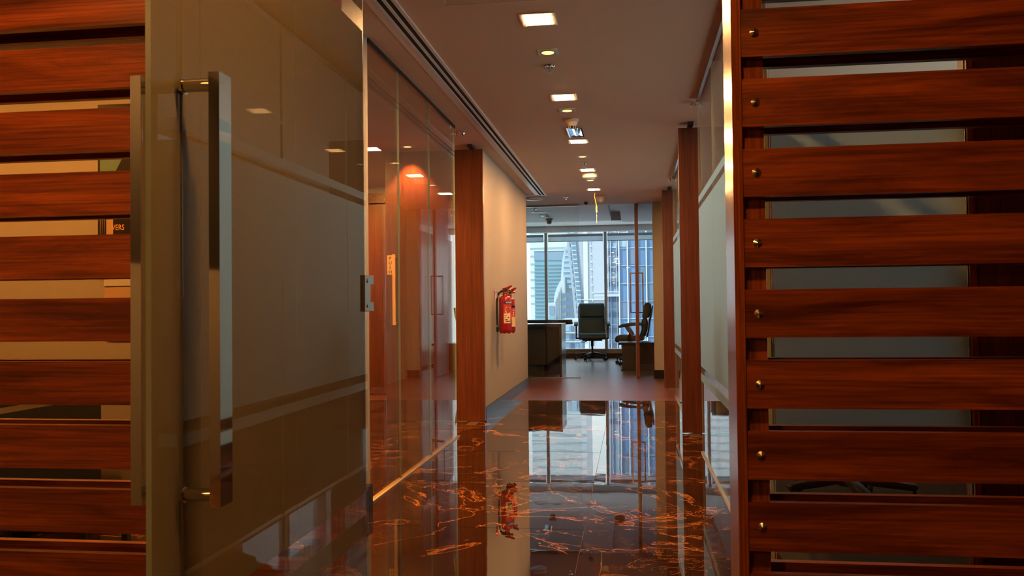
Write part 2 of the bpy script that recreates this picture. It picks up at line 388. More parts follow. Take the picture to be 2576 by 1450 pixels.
# outer wall of the right-hand rooms with its windows
struct(box('wall_outer_right_sill', M['cabinet'], (2.45, 2.6, 3.24, 12.7, 0, 1.15)))
mb = MB(); mb.box(2.45, 2.6, 3.24, 12.7, 2.46, H); mb.box(2.45, 2.6, -3.6, 3.24, 0, H)
struct(mb.build('wall_outer_right', M['white']))
w2 = struct(box('window_2', M['alu'], (2.44, 2.56, 3.24, 12.6, 1.15, 1.17)), 'side room window band', 'window')
for k in range(9): box('mullion', M['alu'], (2.46, 2.56, 3.3+k*1.15, 3.35+k*1.15, 1.17, 2.46), w2)
for k in range(8): box('pane', M['glass'], (2.505, 2.515, 3.35+k*1.15, 3.3+(k+1)*1.15, 1.17, 2.46), w2)
# baseboards
def base(name, b): return struct(box(name, M['black'], b, bev=.003), 'glossy black skirting', 'baseboard')
base('baseboard_left', (-1.36, -1.345, 7.93, 11.335, 0, .115))
box('baseboard_return', M['black'], (-1.52, -1.36, 11.32, 11.335, 0, .115))['kind'] = 'structure'
base('baseboard_alcove', (-1.405, -1.36, 4.335, 4.43, 0, .125))
struct(box('baseboard_alcove_front', M['black'], (-4.8, -1.405, 4.335, 4.35, 0, .13)))
base('baseboard_right_end', (.305, .50, 12.535, 12.55, 0, .12))
struct(box('baseboard_side_room', M['black'], (-4.6, -3.15, 10.185, 10.20, 0, .115)))
# ------------------------------------------------------------------ office window wall
wn1 = struct(box('window_1', M['alu'], (-6.2, 3.5, 17.46, 17.62, .155, .178)), 'full-height office window with grey mullions', 'window')
box('sill_panel', M['alu'], (-6.2, 3.5, 17.50, 17.62, 0, .155), wn1)
box('head_frame', M['alu'], (-6.2, 3.5, 17.50, 17.62, 2.545, 2.80), wn1)
struct(box('baseboard_window', M['matte_black'], (-6.2, 3.5, 17.475, 17.5, 0, .09)))
struct(box('wall_window_pier', M['white'], (-6.2, -5.9, 17.5, 17.62, 0, 2.8)))
BAY = 1.2
for k in range(-3, 4):
    xm = -1.713 + BAY*k + (.0 if k <= 0 else .0)
    box('mullion', M['alu'], (xm-.026, xm+.030, 17.50, 17.62, .178, 2.545), wn1)
for k in range(-3, 4):
    xm = -1.713 + BAY*k
    box('pane', M['glass'], (xm+.030, xm+BAY-.026, 17.56, 17.572, .178, 2.545), wn1)
for k in range(-2, 2):
    xm = -1.713 + BAY*k
    nm = ['roller blind at the far left bay, mostly behind the corridor wall', 'half-hidden roller blind left of the first mullion', 'rolled-up grey blind in the bay between the two mullions', 'rolled-up grey blind in the bay behind the open timber door'][k+2]
    rb = thing('roller_blind', (xm+BAY/2, 17.52, 2.36), nm, 'blind', 'office roller blinds')
    MB().lathe([(.0, xm+.05), (.026, xm+.05), (.026, xm+BAY-.045), (.0, xm+BAY-.045)], (0, 17.51, 2.475), 14, 'x').build('roller', M['alu'], rb, True)
    box('fabric', M['blind'], (xm+.05, xm+BAY-.045, 17.534, 17.535, 2.36, 2.475), rb)
    box('bottom_bar', M['alu'], (xm+.05, xm+BAY-.045, 17.528, 17.540, 2.348, 2.36), rb)

# ------------------------------------------------------------------ slat screens
def slat_screen(x0, x1, side, label):
    r = thing('slat_screen', ((x0+x1)/2, 2.04, 0), label, 'screen', 'timber slat screens flanking the entrance')
    xe = x1 if side < 0 else x0                    # end beside the opening
    if side > 0:
        MB().box(.228, .249, 1.976, 2.142, 0, H).bev(.0025).build('jamb', M['jamb'], r)
        stiles = [(.2495, .300), (1.50, 1.55)]
    else:
        MB().box(-.735, -.675, 1.976, 2.142, 0, H).bev(.0025).build('jamb', M['jamb'], r)
        stiles = [(-.787, -.7355), (-2.55, -2.50)]
    for a, b in stiles: box('stile', M['jamb'], (a, b, 2.0015, 2.0745, 0, H), r)
    f0 = b0 = bo0 = None
    for k in range(-5, 11):
        zt = 1.7095 - .157*k
        c = ((x0+x1)/2, 1.99, zt - .0535)
        if f0 is None:
            f = f0 = MB().box(x0, x1, 1.98, 2.001, zt-.107, zt).bev(.003).build('slat', M['slat'], r, off=Vector(c)-r.location)
            b_ = b0 = MB().box(x0, x1, 2.075, 2.097, zt-.107, zt).bev(.003).build('back_slat', M['slat'], r, off=Vector((c[0], 2.086, c[2]))-r.location)
        else:
            f = inst(f0, r, Vector(c)-r.location); b_ = inst(b0, r, Vector((c[0], 2.086, c[2]))-r.location)
        for xb in ([.279, 1.525] if side > 0 else [-.765, -2.525]):
            if bo0 is None:
                p = (xb - c[0], -.010, 0.0)
                bo0 = MB().lathe([(.0098, 0), (.0098, -.0015), (.0006, -.0085)], (0,0,0), 20, 'y').build('cone_bolt', M['steel'])
                bo0.parent = f; bo0.location = p
            else: inst(bo0, f, (xb - c[0], -.010, 0.0))
    return r
slat_screen(-2.612, -.737, -1, 'red-brown timber slat screen to the left, partly behind the frosted glass door')
slat_screen(.2505, 1.62, 1, 'red-brown timber slat screen to the right with cone-headed steel bolts')

# ------------------------------------------------------------------ glass panes
def pane(name, b, parent, thin, mat=None, edge=True):
    """glass sheet with green edges; thin = axis of the thickness"""
    m = MB().box(*b); o = m.build(name, [mat or M['glass'], M['glass_edge']], parent)
    if edge:
        for p in o.data.polygons: p.material_index = 0 if abs(p.normal['xyz'.index(thin)]) > .5 else 1
    return o
# open frosted door, standing parallel to the corridor
dr = struct(thing('door_1', (-.64, 1.57, 0), 'open frosted glass entrance door with long square chrome pull handles', 'door'))
dp = pane('pane', (-.646, -.638, 1.085, 2.040, .012, 2.44), dr, 'x')
for p in dp.data.polygons:
    if p.normal.y > .5: p.material_index = 0
FB, FT = .602, 1.728        # main film
for a, b in ((1.0865, 1.232), (1.2335, 1.610), (1.6115, 2.0390)):
    box('frosted_film', M['doorfilm'], (-.6452, -.6446, a, b, FB, FT), dr)
box('film_stripe', M['doorfilm'], (-.6452, -.6446, 1.0865, 2.0390, .500, .550), dr)
box('film_stripe', M['doorfilm'], (-.6452, -.6446, 1.0865, 2.0390, 1.778, 1.828), dr)
for s, nm in ((1, 'pull_handle'), (-1, 'pull_handle')):
    xa, xb = (-.589, -.573) if s > 0 else (-.708, -.692)
    hd = MB().box(xa, xb, 1.150, 1.187, .773, 1.387).bev(.0012).build(nm, M['chrome'], dr)
    for zc in (.787, 1.373):
        a0, a1 = (-.638, xa) if s > 0 else (xb, -.646)
        st = MB().lathe([(.0095, a0), (.0095, a1)], (0, 1.168, zc), 16, 'x').build('standoff', M['steel'], hd, True)
        e0 = a0 if s > 0 else a1
        MB().lathe([(.0125, e0-.001 if s < 0 else e0), (.0125, e0+.004 if s > 0 else e0-.005)], (0, 1.168, zc), 16, 'x').build('rose', M['chrome'], hd, True)
for zc in (.22, 1.0855, 2.10):
    for xa, xb in ((-.638, -.632), (-.652, -.646)):
        pts = [(2.006, -.044), (2.080, -.044), (2.080, -.021), (2.052, -.021), (2.052, .021), (2.080, .021), (2.080, .044), (2.006, .044)]
        hp = MB().prism([(y, z+zc) for y, z in pts], 'x', xa, xb).bev(.0012).build('hinge_plate', M['steel'], dr)
        for dz in (-.03, .03):
            if xa > -.64: MB().lathe([(.005, xb), (.005, xb+.0016), (.003, xb+.002)], (0, 2.028, zc+dz), 12, 'x').build('screw', M['chrome'], hp, True)
    box('hinge_knuckle', M['steel'], (-.674, -.6525, 2.060, 2.082, zc-.044, zc+.044), dr, .001)

# clear fixed partition on the left
gp = thing('glass_partition', (-1.41, 5.7, 0), 'clear fixed glass partition left of the corridor, reflecting the lights', 'partition')
for a, b in ((4.548, 5.1645), (5.1655, 5.9785), (5.9795, 6.86)): pane('pane', (-1.416, -1.404, a, b, .009, 2.499), gp, 'x', None, False)
box('floor_channel', M['brass'], (-1.427, -1.393, 4.548, 6.93, 0, .008), gp, .001)
box('ceiling_channel', M['slot'], (-1.421, -1.399, 4.54, 6.88, 2.500, H), gp)
for y in (5.165, 5.979, 6.8605): box('silicone_joint', M['glass_edge'], (-1.4164, -1.4036, y-.0004, y+.0004, .009, 2.497), gp)
# right-hand frosted partitions
def right_partition(y0, y1, ysplit, label):
    r = thing('frosted_partition', (.49, (y0+y1)/2, 0), label, 'partition', 'frosted partitions along the right side')
    ys = [y0] + ysplit + [y1]
    for a, b in zip(ys, ys[1:]):
        pane('pane', (.484, .496, a+.0012, b-.0012, .007, 2.497), r, 'x')
        box('frosted_film', M['film'], (.4825, .4835, a+.002, b-.002, .610, 1.730), r)
        box('film_stripe', M['film'], (.4825, .4835, a+.002, b-.002, .508, .560), r)
        box('film_stripe', M['film'], (.4825, .4835, a+.002, b-.002, 1.771, 1.818), r)
    box('floor_channel', M['brass'], (.474, .506, y0, y1, 0, .006), r, .001)
    box('ceiling_channel', M['steel'], (.474, .506, y0, y1-.02, 2.497, H), r)
    return r
right_partition(3.22, 6.30, [4.22, 5.237], 'frosted glass partition beside the right slat screen, nearest on the right')
right_partition(7.36, 10.10, [8.27, 9.18], 'further frosted glass partition seen between the two right timber doors')
fp = thing('frosted_partition', (.84, 3.21, 0), 'grey frosted glass front seen through the gaps of the right slat screen', 'partition')
pane('pane', (.500, 1.165, 3.204, 3.216, .013, 2.497), fp, 'y')
for a, b in ((.505, 1.163),): box('frosted_film', M['frontfilm'], (a, b, 3.2146, 3.2152, .602, 1.728), fp)
box('film_stripe', M['film'], (.505, 1.163, 3.2146, 3.2152, .508, .560), fp)
box('film_stripe', M['film'], (.505, 1.163, 3.2146, 3.2152, 1.771, 1.818), fp)
# office glass front
og = thing('glass_partition', (-1.2, 12.61, 0), 'clear glass office front at the far end of the corridor', 'partition')
for a, b in ((-4.6, -2.35), (-2.347, -.745), (.112, .186), (.188, .312)): pane('pane', (a, b, 12.605, 12.615, .012, 2.50), og, 'y')
box('floor_channel', M['steel'], (-4.6, -.745, 12.59, 12.63, 0, .012), og)
box('ceiling_channel', M['steel'], (-4.6, -.745, 12.592, 12.628, 2.50, H), og)

# ------------------------------------------------------------------ timber pivot doors
def leaf(n, b, label, pivot_x, y):
    d = struct(thing('door_%d' % n, ((b[0]+b[1])/2, (b[2]+b[3])/2, 0), label, 'door'))
    MB().box(b[0], b[1], b[2], b[3], .008, 2.495).bev(.002).build('leaf', M['leaf'], d)
    box('top_pivot', M['matte_black'], (pivot_x-.022, pivot_x+.022, y-.13, y+.01, 2.496, 2.519), d, .002)
    box('floor_plate', M['brass'], (pivot_x-.045, pivot_x+.045, y-.20, y-.01, .0003, .004), d, .001)
    return d
d2 = leaf(2, (-2.254, -1.335, 7.80, 7.845), 'tall timber door with PUSH plate opened beside the left glass partition', -1.43, 7.80)
pp = box('push_plate', plain('satin_brass', (.85, .56, .24), .5, .1), (-2.240, -2.182, 7.797, 7.80, 1.357, 1.536), d2)
text_mesh('lettering', 'P\nU\nS\nH', .043, M['ink'], pp, lambda u, v: (-2.211+u, 7.7966, 1.4465+v-.004), True, .98)
bar = MB().box(-2.176, -2.152, 7.738, 7.756, .89, 1.541).bev(.001).build('pull_handle', bpy.data.materials['satin_brass'], d2)
for zc in (.91, 1.52): box('standoff', M['brass'], (-2.172, -2.156, 7.756, 7.80, zc-.008, zc+.008), bar)
leaf(3, (.396, 1.30, 7.185, 7.23), 'timber door leaf standing open on the right, the nearer of two', .489, 7.185)
leaf(4, (.394, 1.30, 11.04, 11.085), 'timber door leaf standing open on the right, the farther of two', .489, 11.04)
d5 = struct(thing('door_5', (.081, 13.0, 0), 'timber office door seen edge-on with bronze pull handles', 'door'))
MB().box(.057, .106, 12.60, 13.42, .008, 2.51).bev(.002).build('leaf', M['leaf'], d5)
for s in (-1, 1):
    xb = -.013 if s < 0 else .165
    hd = MB().box(xb-.009, xb+.009, 12.70, 12.72, .932, 1.522).bev(.001).build('pull_handle', M['bronze'], d5)
    for zc in (.941, 1.513):
        a, b = sorted((xb + (.009 if s < 0 else -.009), .057 if s < 0 else .106))
        box('standoff', M['bronze'], (a, b, 12.70, 12.72, zc-.009, zc+.009), hd)
# dark timber door at the back of the left side room
d6 = struct(thing('door_6', (-3.35, 10.18, 0), 'dark timber door seen through the left glass partition', 'door'))
MB().box(-3.75, -2.60, 10.155, 10.198, .008, 2.30).bev(.002).build('leaf', M['cabinet'], d6)
box('door_head', M['cabinet'], (-3.8, -2.55, 10.14, 10.20, 2.32, 2.44), d6)
struct(box('trim_2', M['brass'], (-4.6, -1.55, 9.61, 9.63, 0, .006)))
# round door stops on the ceiling
def door_stop(x, y, label):
    t = thing('door_stop', (x, y, H-.03), label, 'door stop', 'steel door stops under the ceiling')
    MB().lathe([(.006, H-.028), (.006, H)], (x, y, 0), 8).build('stem', M['steel'], t)
    for s in (-1, 1): MB().lathe([(.0, s*.002), (.022, s*.006), (.020, s*.018), (.010, s*.027), (0, s*.03)], (x+s*.012, y, H-.026), 14, 'x').build('bumper', M['steel'], t, True)
door_stop(-1.392, 7.04, 'small steel door stop on the ceiling beyond the left glass')
door_stop(.479, 6.377, 'small steel door stop on the ceiling by the nearer right door')
door_stop(.483, 10.12, 'small steel door stop on the ceiling by the farther right door')

# ------------------------------------------------------------------ ceiling fittings
ORD = ['nearest', 'second nearest', 'third', 'fourth', 'farthest']
def square_light(x, y, label, group='lit square downlights along the corridor'):
    t = thing('square_downlight', (x, y, H), label, 'ceiling light', group)
    m = MB(); w, v = .091, .066
    m.box(x-w, x-v, y-.096, y+.096, H-.006, H); m.box(x+v, x+w, y-.096, y+.096, H-.006, H)
    m.box(x-v, x+v, y-.096, y-.076, H-.006, H); m.box(x-v, x+v, y+.076, y+.096, H-.006, H)
    m.build('trim', M['frame_w'], t)
    box('diffuser', M['panel_lit'], (x-v, x+v, y-.076, y+.076, H-.0072, H-.0005), t)
for k, y in enumerate((4.38, 6.057, 7.713, 9.366, 10.95)):
    square_light(-.453, y, 'glowing square downlight, %s in the corridor ceiling row' % ORD[k])
def round_light(x, y, label, group='round downlights along the corridor', mat='spot_lit'):
    t = thing('round_downlight', (x, y, H), label, 'ceiling light', group)
    m = MB(); m.box(x-.058, x+.058, y-.056, y+.056, H-.005, H); m.build('trim', M['frame_w'], t)
    MB().lathe([(.043, H-.0065), (.043, H-.005)], (x, y, 0), 24).build('ring', M['steel'], t)
    MB().lathe([(0, H-.0095), (.02, H-.0092), (.036, H-.0068)], (x, y, 0), 24).build('lens', M[mat], t)
for k, y in enumerate((4.962, 6.475, 8.51, 10.147)):
    round_light(-.460, y, 'small round downlight, %s in the corridor ceiling row' % ['nearest', 'second nearest', 'third', 'farthest'][k])
round_light(-2.004, 7.67, 'round downlight washing the top of the PUSH door', 'round downlights in the left rooms')
sp = bpy.data.lights.new('door_wash', 'SPOT'); sp.energy = 240; sp.color = (1, .40, .10); sp.spot_size = 1.5; sp.spot_blend = .5; sp.shadow_soft_size = .03
so = bpy.data.objects.new('door_wash', sp); COL.objects.link(so); so.location = (-2.004, 7.68, H-.02)
so.parent = None
def room_light(x, y, mat='panel_lit', label='', s=.15):
    t = thing('square_downlight', (x, y, H), label, 'ceiling light', 'lamps of the neighbouring rooms')
    box('trim', M['frame_w'], (x-s/2-.03, x+s/2+.03, y-s/2-.03, y+s/2+.03, H-.004, H), t)
    box('diffuser', M[mat], (x-s/2, x+s/2, y-s/2, y+s/2, H-.006, H-.004), t)
room_light(-2.7, 3.35, 'alcove_lit', label='square ceiling lamp over the black armchair in the alcove')
room_light(-3.9, 3.35, 'alcove_lit', label='square ceiling lamp at the far side of the alcove')
room_light(-1.50, 1.10, 'lobby_lit', label='square lobby ceiling lamp in front of the left slats')
room_light(-.12, .95, 'lobby_lit', label='square lobby ceiling lamp before the entrance opening')
room_light(-2.15, -2.2, 'added_dado_lit', label='added square lobby lamp behind the viewer, lighting the dado')  # unseen lamp, added to brighten the dado mirrored in the handles
room_light(-3.0, 6.2, 'side_lit', label='square ceiling lamp in the middle of the left side room')
room_light(-3.0, 9.2, 'side_lit', label='square ceiling lamp near the dark timber door')
# unlit rectangular fitting with mirror reflector
t = thing('mirror_downlight', (-.45, 7.28, H), 'unlit rectangular downlight with a mirror reflector behind the smoke detector', 'ceiling light')
m = MB(); m.box(-.515, -.503, 7.09, 7.48, H-.012, H); m.box(-.397, -.385, 7.09, 7.48, H-.012, H); m.box(-.503, -.397, 7.09, 7.10, H-.012, H); m.box(-.503, -.397, 7.47, 7.48, H-.012, H)
m.build('trim', M['chrome'], t)
MB().prism([(-.503, H-.001), (-.503, H-.010), (-.47, H-.004), (-.45, H-.009), (-.43, H-.004), (-.397, H-.010), (-.397, H-.001)], 'y', 7.10, 7.47).build('reflector', M['chrome'], t)
# sprinklers
def sprinkler(x, y, label, z=H):
    t = thing('sprinkler', (x, y, z), label, 'sprinkler', 'sprinkler heads')
    MB().lathe([(.026, z), (.034, z-.004), (.030, z-.010), (.016, z-.007)], (x, y, 0), 20).build('escutcheon', M['chrome'], t, True)
    MB().lathe([(.006, z-.006), (.006, z-.040)], (x, y, 0), 8).build('stem', M['steel'], t)
    MB().lathe([(.003, z-.040), (.014, z-.041), (.014, z-.043)], (x, y, 0), 12).build('deflector', M['steel'], t)
sprinkler(-.476, 5.25, 'chrome sprinkler after the first round downlight')
sprinkler(-.459, 8.93, 'chrome sprinkler between the third round and fourth square downlight')
sprinkler(-.856, 11.63, 'chrome sprinkler near the end of the slot diffuser')
t = thing('smoke_detector', (-.446, 6.80, H), 'ivory smoke detector hanging in front of the mirror downlight', 'smoke detector')
MB().lathe([(.052, H), (.053, H-.018), (.046, H-.024)], (-.446, 6.80, 0), 24).build('base', M['plastic'], t, True)
MB().lathe([(.044, H-.024), (.040, H-.040), (.030, H-.056)], (-.446, 6.80, 0), 24).build('head', M['plastic'], t, True)
MB().lathe([(.026, H-.056), (.022, H-.072)], (-.446, 6.80, 0), 12).build('grille', M['matte_black'], t)
for k in range(6):
    a = PI*k/3; box('grille_rib', M['plastic'], (-.446+.0255*math.cos(a)-.002, -.446+.0255*math.cos(a)+.002, 6.80+.0255*math.sin(a)-.002, 6.80+.0255*math.sin(a)+.002, H-.075, H-.055), t)
t = thing('ceiling_speaker', (-.444, 9.68, H), 'round white surface speaker behind the fourth square downlight', 'speaker')
MB().lathe([(.085, H), (.085, H-.038), (.078, H-.046)], (-.444, 9.68, 0), 32).build('housing', M['plastic'], t, True)
MB().lathe([(.072, H-.046), (.066, H-.050), (.0, H-.050)], (-.444, 9.68, 0), 32).build('grille', M['white_pl'], t, True)
t = thing('ceiling_speaker', (-1.30, 11.72, H), 'round ceiling disc half hidden by the end of the left wall', 'speaker')
MB().lathe([(.115, H), (.115, H-.014), (.10, H-.024)], (-1.30, 11.72, 0), 32).build('rim', M['white_pl'], t, True)
MB().lathe([(.095, H-.024), (.09, H-.027), (.0, H-.027)], (-1.30, 11.72, 0), 32).build('grille', M['plastic'], t, True)
t = thing('motion_sensor', (-.626, 12.34, H), 'tiny dark dome sensor by the office glass', 'sensor')
MB().lathe([(.030, H), (.030, H-.012)], (-.626, 12.34, 0), 16).build('collar', M['bronze'], t, True)
MB().lathe([(.026, H-.012), (.022, H-.026), (.010, H-.034), (0, H-.036)], (-.626, 12.34, 0), 16).build('dome', M['matte_black'], t, True)
t = thing('camera_dome', (-.40, 11.75, H), 'round dome on the ceiling behind the orange cable', 'camera')
MB().lathe([(.055, H), (.055, H-.025)], (-.40, 11.75, 0), 20).build('collar', M['plastic'], t, True)
MB().lathe([(.052, H-.025), (.045, H-.055), (.025, H-.075), (0, H-.080)], (-.40, 11.75, 0), 20).build('dome', M['plastic'], t, True)
# hanging acrylic exit sign, seen edge-on, with its orange cable
t = thing('hanging_sign', (-.43, 11.34, H), 'clear acrylic sign hanging edge-on from an orange cable', 'sign')
MB().tube([(-.455, 11.30, H), (-.462, 11.31, H-.04), (-.45, 11.32, H-.10), (-.438, 11.33, H-.17)], .006).build('cable', M['orange_cable'], t, True)
MB().lathe([(.006, -.03), (.012, -.022), (.012, .022), (.006, .03)], (-.436, 11.33, H-.20), 12).build('connector', M['orange_cable'], t, True)
box('lamp_tube', M['white_pl'], (-.444, -.426, 11.30, 11.52, H-.255, H-.235), t, .004)
pane('panel', (-.437, -.433, 11.30, 11.52, H-.40, H-.255), t, 'x', M['acrylic'])
# acrylic sheet near the top edge of the view
t = thing('hanging_sign', (-.56, 3.6, H), 'clear acrylic sign hanging from the ceiling before the first square light', 'sign')
pane('panel', (-.772, -.355, 3.597, 3.603, 2.338, 2.50), t, 'y', M['acrylic'])
for x in (-.72, -.41): box('clip', M['steel'], (x-.012, x+.012, 3.590, 3.610, 2.47, H), t, .002)
# linear slot diffuser
t = thing('slot_diffuser', (-1.145, 7.6, H-.009), 'long linear air diffuser with two black slots along the ceiling', 'air diffuser')
box('slot_back', M['slot'], (-1.190, -1.104, 3.1, 11.36, H-.0025, H-.0008), t)
for a, b in ((3.1, 6.925), (6.93, 9.72), (9.725, 11.37)):
    for x0, x1 in ((-1.200, -1.186), (-1.158, -1.142), (-1.114, -1.094)):
        box('bar', M['white_pl'], (x0, x1, a, b, H-.009, H-.001), t)
box('end_cap', M['white_pl'], (-1.40, -1.094, 11.372, 11.40, H-.009, H-.001), t)
box('flange', M['white_pl'], (-1.245, -1.203, 3.1, 11.37, H-.004, H-.001), t)
# ------------------------------------------------------------------ fire extinguishers
def patch(cx, cy, r, a0, a1, z0, z1, n=10):
    """curved sheet hugging a cylinder, angle 0 = towards the viewer (-y), positive to the right (+x)"""
    m = MB(); v = []
    for k in range(n+1):
        a = a0 + (a1-a0)*k/n
        v.append([m.bm.verts.new((cx + r*math.sin(a), cy - r*math.cos(a), z)) for z in (z0, z1)])
    for k in range(n): m.bm.faces.new((v[k][0], v[k+1][0], v[k+1][1], v[k][1]))
    return m
def extinguisher(cx, cy, zb, R, hb, label, dark=False, hose=True):
    t = thing('fire_extinguisher', (cx, cy, zb), label, 'extinguisher', 'red fire extinguishers on the left wall')
    MB().lathe([(R*.80, zb), (R*.97, zb+.012), (R, zb+.03), (R, zb+hb-.055), (R*.93, zb+hb-.025), (R*.7, zb+hb-.007), (R*.42, zb+hb)], (cx, cy, 0), 32).build('cylinder', M['red'], t, True)
    for k in range(5):
        a = 2*PI*k/5 - .3; MB().lathe([(.004, zb-.008), (.009, zb), (.009, zb+.004)], (cx+R*.74*math.cos(a), cy+R*.74*math.sin(a), 0), 10).build('foot', M['red'], t, True)
    zt = zb+hb
    MB().lathe([(R*.40, zt), (R*.36, zt+.018), (R*.42, zt+.022), (R*.42, zt+.030)], (cx, cy, 0), 16).build('neck', M['red'], t, True)
    MB().lathe([(.016, zt+.028), (.016, zt+.062)], (cx, cy, 0), 14).build('valve', M['brass'], t, True)
    # two levers pointing to the right
    l1 = MB().prism([(cx-.026, zt+.048), (cx+.022, zt+.054), (cx+.066, zt+.086), (cx+.074, zt+.100), (cx+.062, zt+.103), (cx+.012, zt+.082), (cx-.024, zt+.074)], 'y', cy-.012, cy+.012).bev(.0015).build('lever', M['red'], t)
    l2 = MB().prism([(cx-.015, zt+.034), (cx+.03, zt+.040), (cx+.058, zt+.046), (cx+.060, zt+.056), (cx+.026, zt+.054), (cx-.015, zt+.048)], 'y', cy-.009, cy+.009).bev(.0015).build('lever', M['red'], t)
    MB().lathe([(.019, cy-.032), (.019, cy-.014), (.012, cy-.010)], (cx+.010, 0, zt+.054), 16, 'y').build('gauge', M['rubber'], t, True)
    MB().tube([(cx+.045 + .014*math.cos(a), cy-.012, zt+.050 + .016*math.sin(a)) for a in [2*PI*k/12 for k in range(12)]], .0018, 6).build('safety_ring', M['steel'], t, True)
    if hose:
        x = cx-R-.016
        MB().tube([(cx-.008, cy-.004, zt+.048), (cx-.035, cy-.012, zt+.046), (x+.012, cy-.014, zt+.018), (x, cy-.014, zt-.035), (x-.004, cy-.012, zt-.15), (x-.001, cy-.010, zt-.27), (x, cy-.008, zb+.075)], .0105, 10).build('hose', M['rubber'], t, True)
        MB().lathe([(.0115, zb+.058), (.0115, zb+.078)], (x, cy-.008, 0), 12).build('hose_collar', M['chrome'], t, True)
        MB().lathe([(.012, zb+.010), (.014, zb+.056), (.011, zb+.060)], (x, cy-.008, 0), 12).build('nozzle', M['rubber'], t, True)
    box('wall_hook', M['red'], (-1.3595, -1.352, cy-.012, cy+.012, zt-.03, zt+.06), t, .001)
    box('hook_arm', M['steel'], (-1.352, cx-.012, cy+.004, cy+.014, zt+.030, zt+.040), t)
    e = R + .0008
    if not dark:
        b1 = patch(cx, cy, e, -.10, 1.6, zt-.083, zt-.058).build('blue_band', M['blue_label'], t)
        text_mesh('lettering', 'POWDER', .020, M['white_ink'], b1, lambda u, v: (cx + (e+.0008)*math.sin(.30 + u/R), cy - (e+.0008)*math.cos(.30 + u/R), zt-.0705+v), True, align='LEFT')
        lb = patch(cx, cy, e, -.10, 1.6, zt-.235, zt-.086).build('instruction_label', M['pink_label'], t)
        for k, (a0, a1, z0, z1) in enumerate(((.28, .42, .120, .112), (.10, .22, .140, .128), (.12, .34, .160, .150), (.24, .40, .182, .166), (.9, 1.1, .125, .115), (.86, 1.0, .185, .165))):
            patch(cx, cy, e+.0006, a0, a1, zt-z0, zt-z1, 3).build('pictogram', M['paper'], lb)
        tg = patch(cx, cy, e+.0012, -.08, 1.05, zb+.098, zb+.195).build('service_tag', M['paper'], t)
        for k, (a0, a1, z) in enumerate(((.0, .35, .135), (.0, .3, .155), (.0, .4, .175), (.55, .8, .150), (.2, .52, .128), (.2, .95, .112))):
            patch(cx, cy, e+.0018, a0, a1, zb+z, zb+z+(.010 if k > 2 else .003), 3).build('handwriting', M['ink'], tg)
    else:
        patch(cx, cy, e, .0, 1.6, zt-.105, zt-.085).build('black_band', M['pos_black'], t)
        lb = patch(cx, cy, e, .0, 1.6, zt-.23, zt-.108).build('instruction_label', M['pink_label'], t)
        for a0, a1, z0, z1 in ((.7, .9, .14, .125), (.75, .95, .165, .15), (.7, .92, .19, .172)): patch(cx, cy, e+.0006, a0, a1, zt-z0, zt-z1, 3).build('pictogram', M['paper'], lb)
        box('service_tag', M['paper'], (cx+.030, cx+.066, cy-R-.004, cy-R-.003, zb+.060, zb+.160), t)
extinguisher(-1.250, 8.555, .786, .062, .372, 'red powder fire extinguisher with hose, nearer of the wall pair')
extinguisher(-1.248, 8.86, .782, .058, .36, 'red fire extinguisher with black band, behind the powder one', True, False)

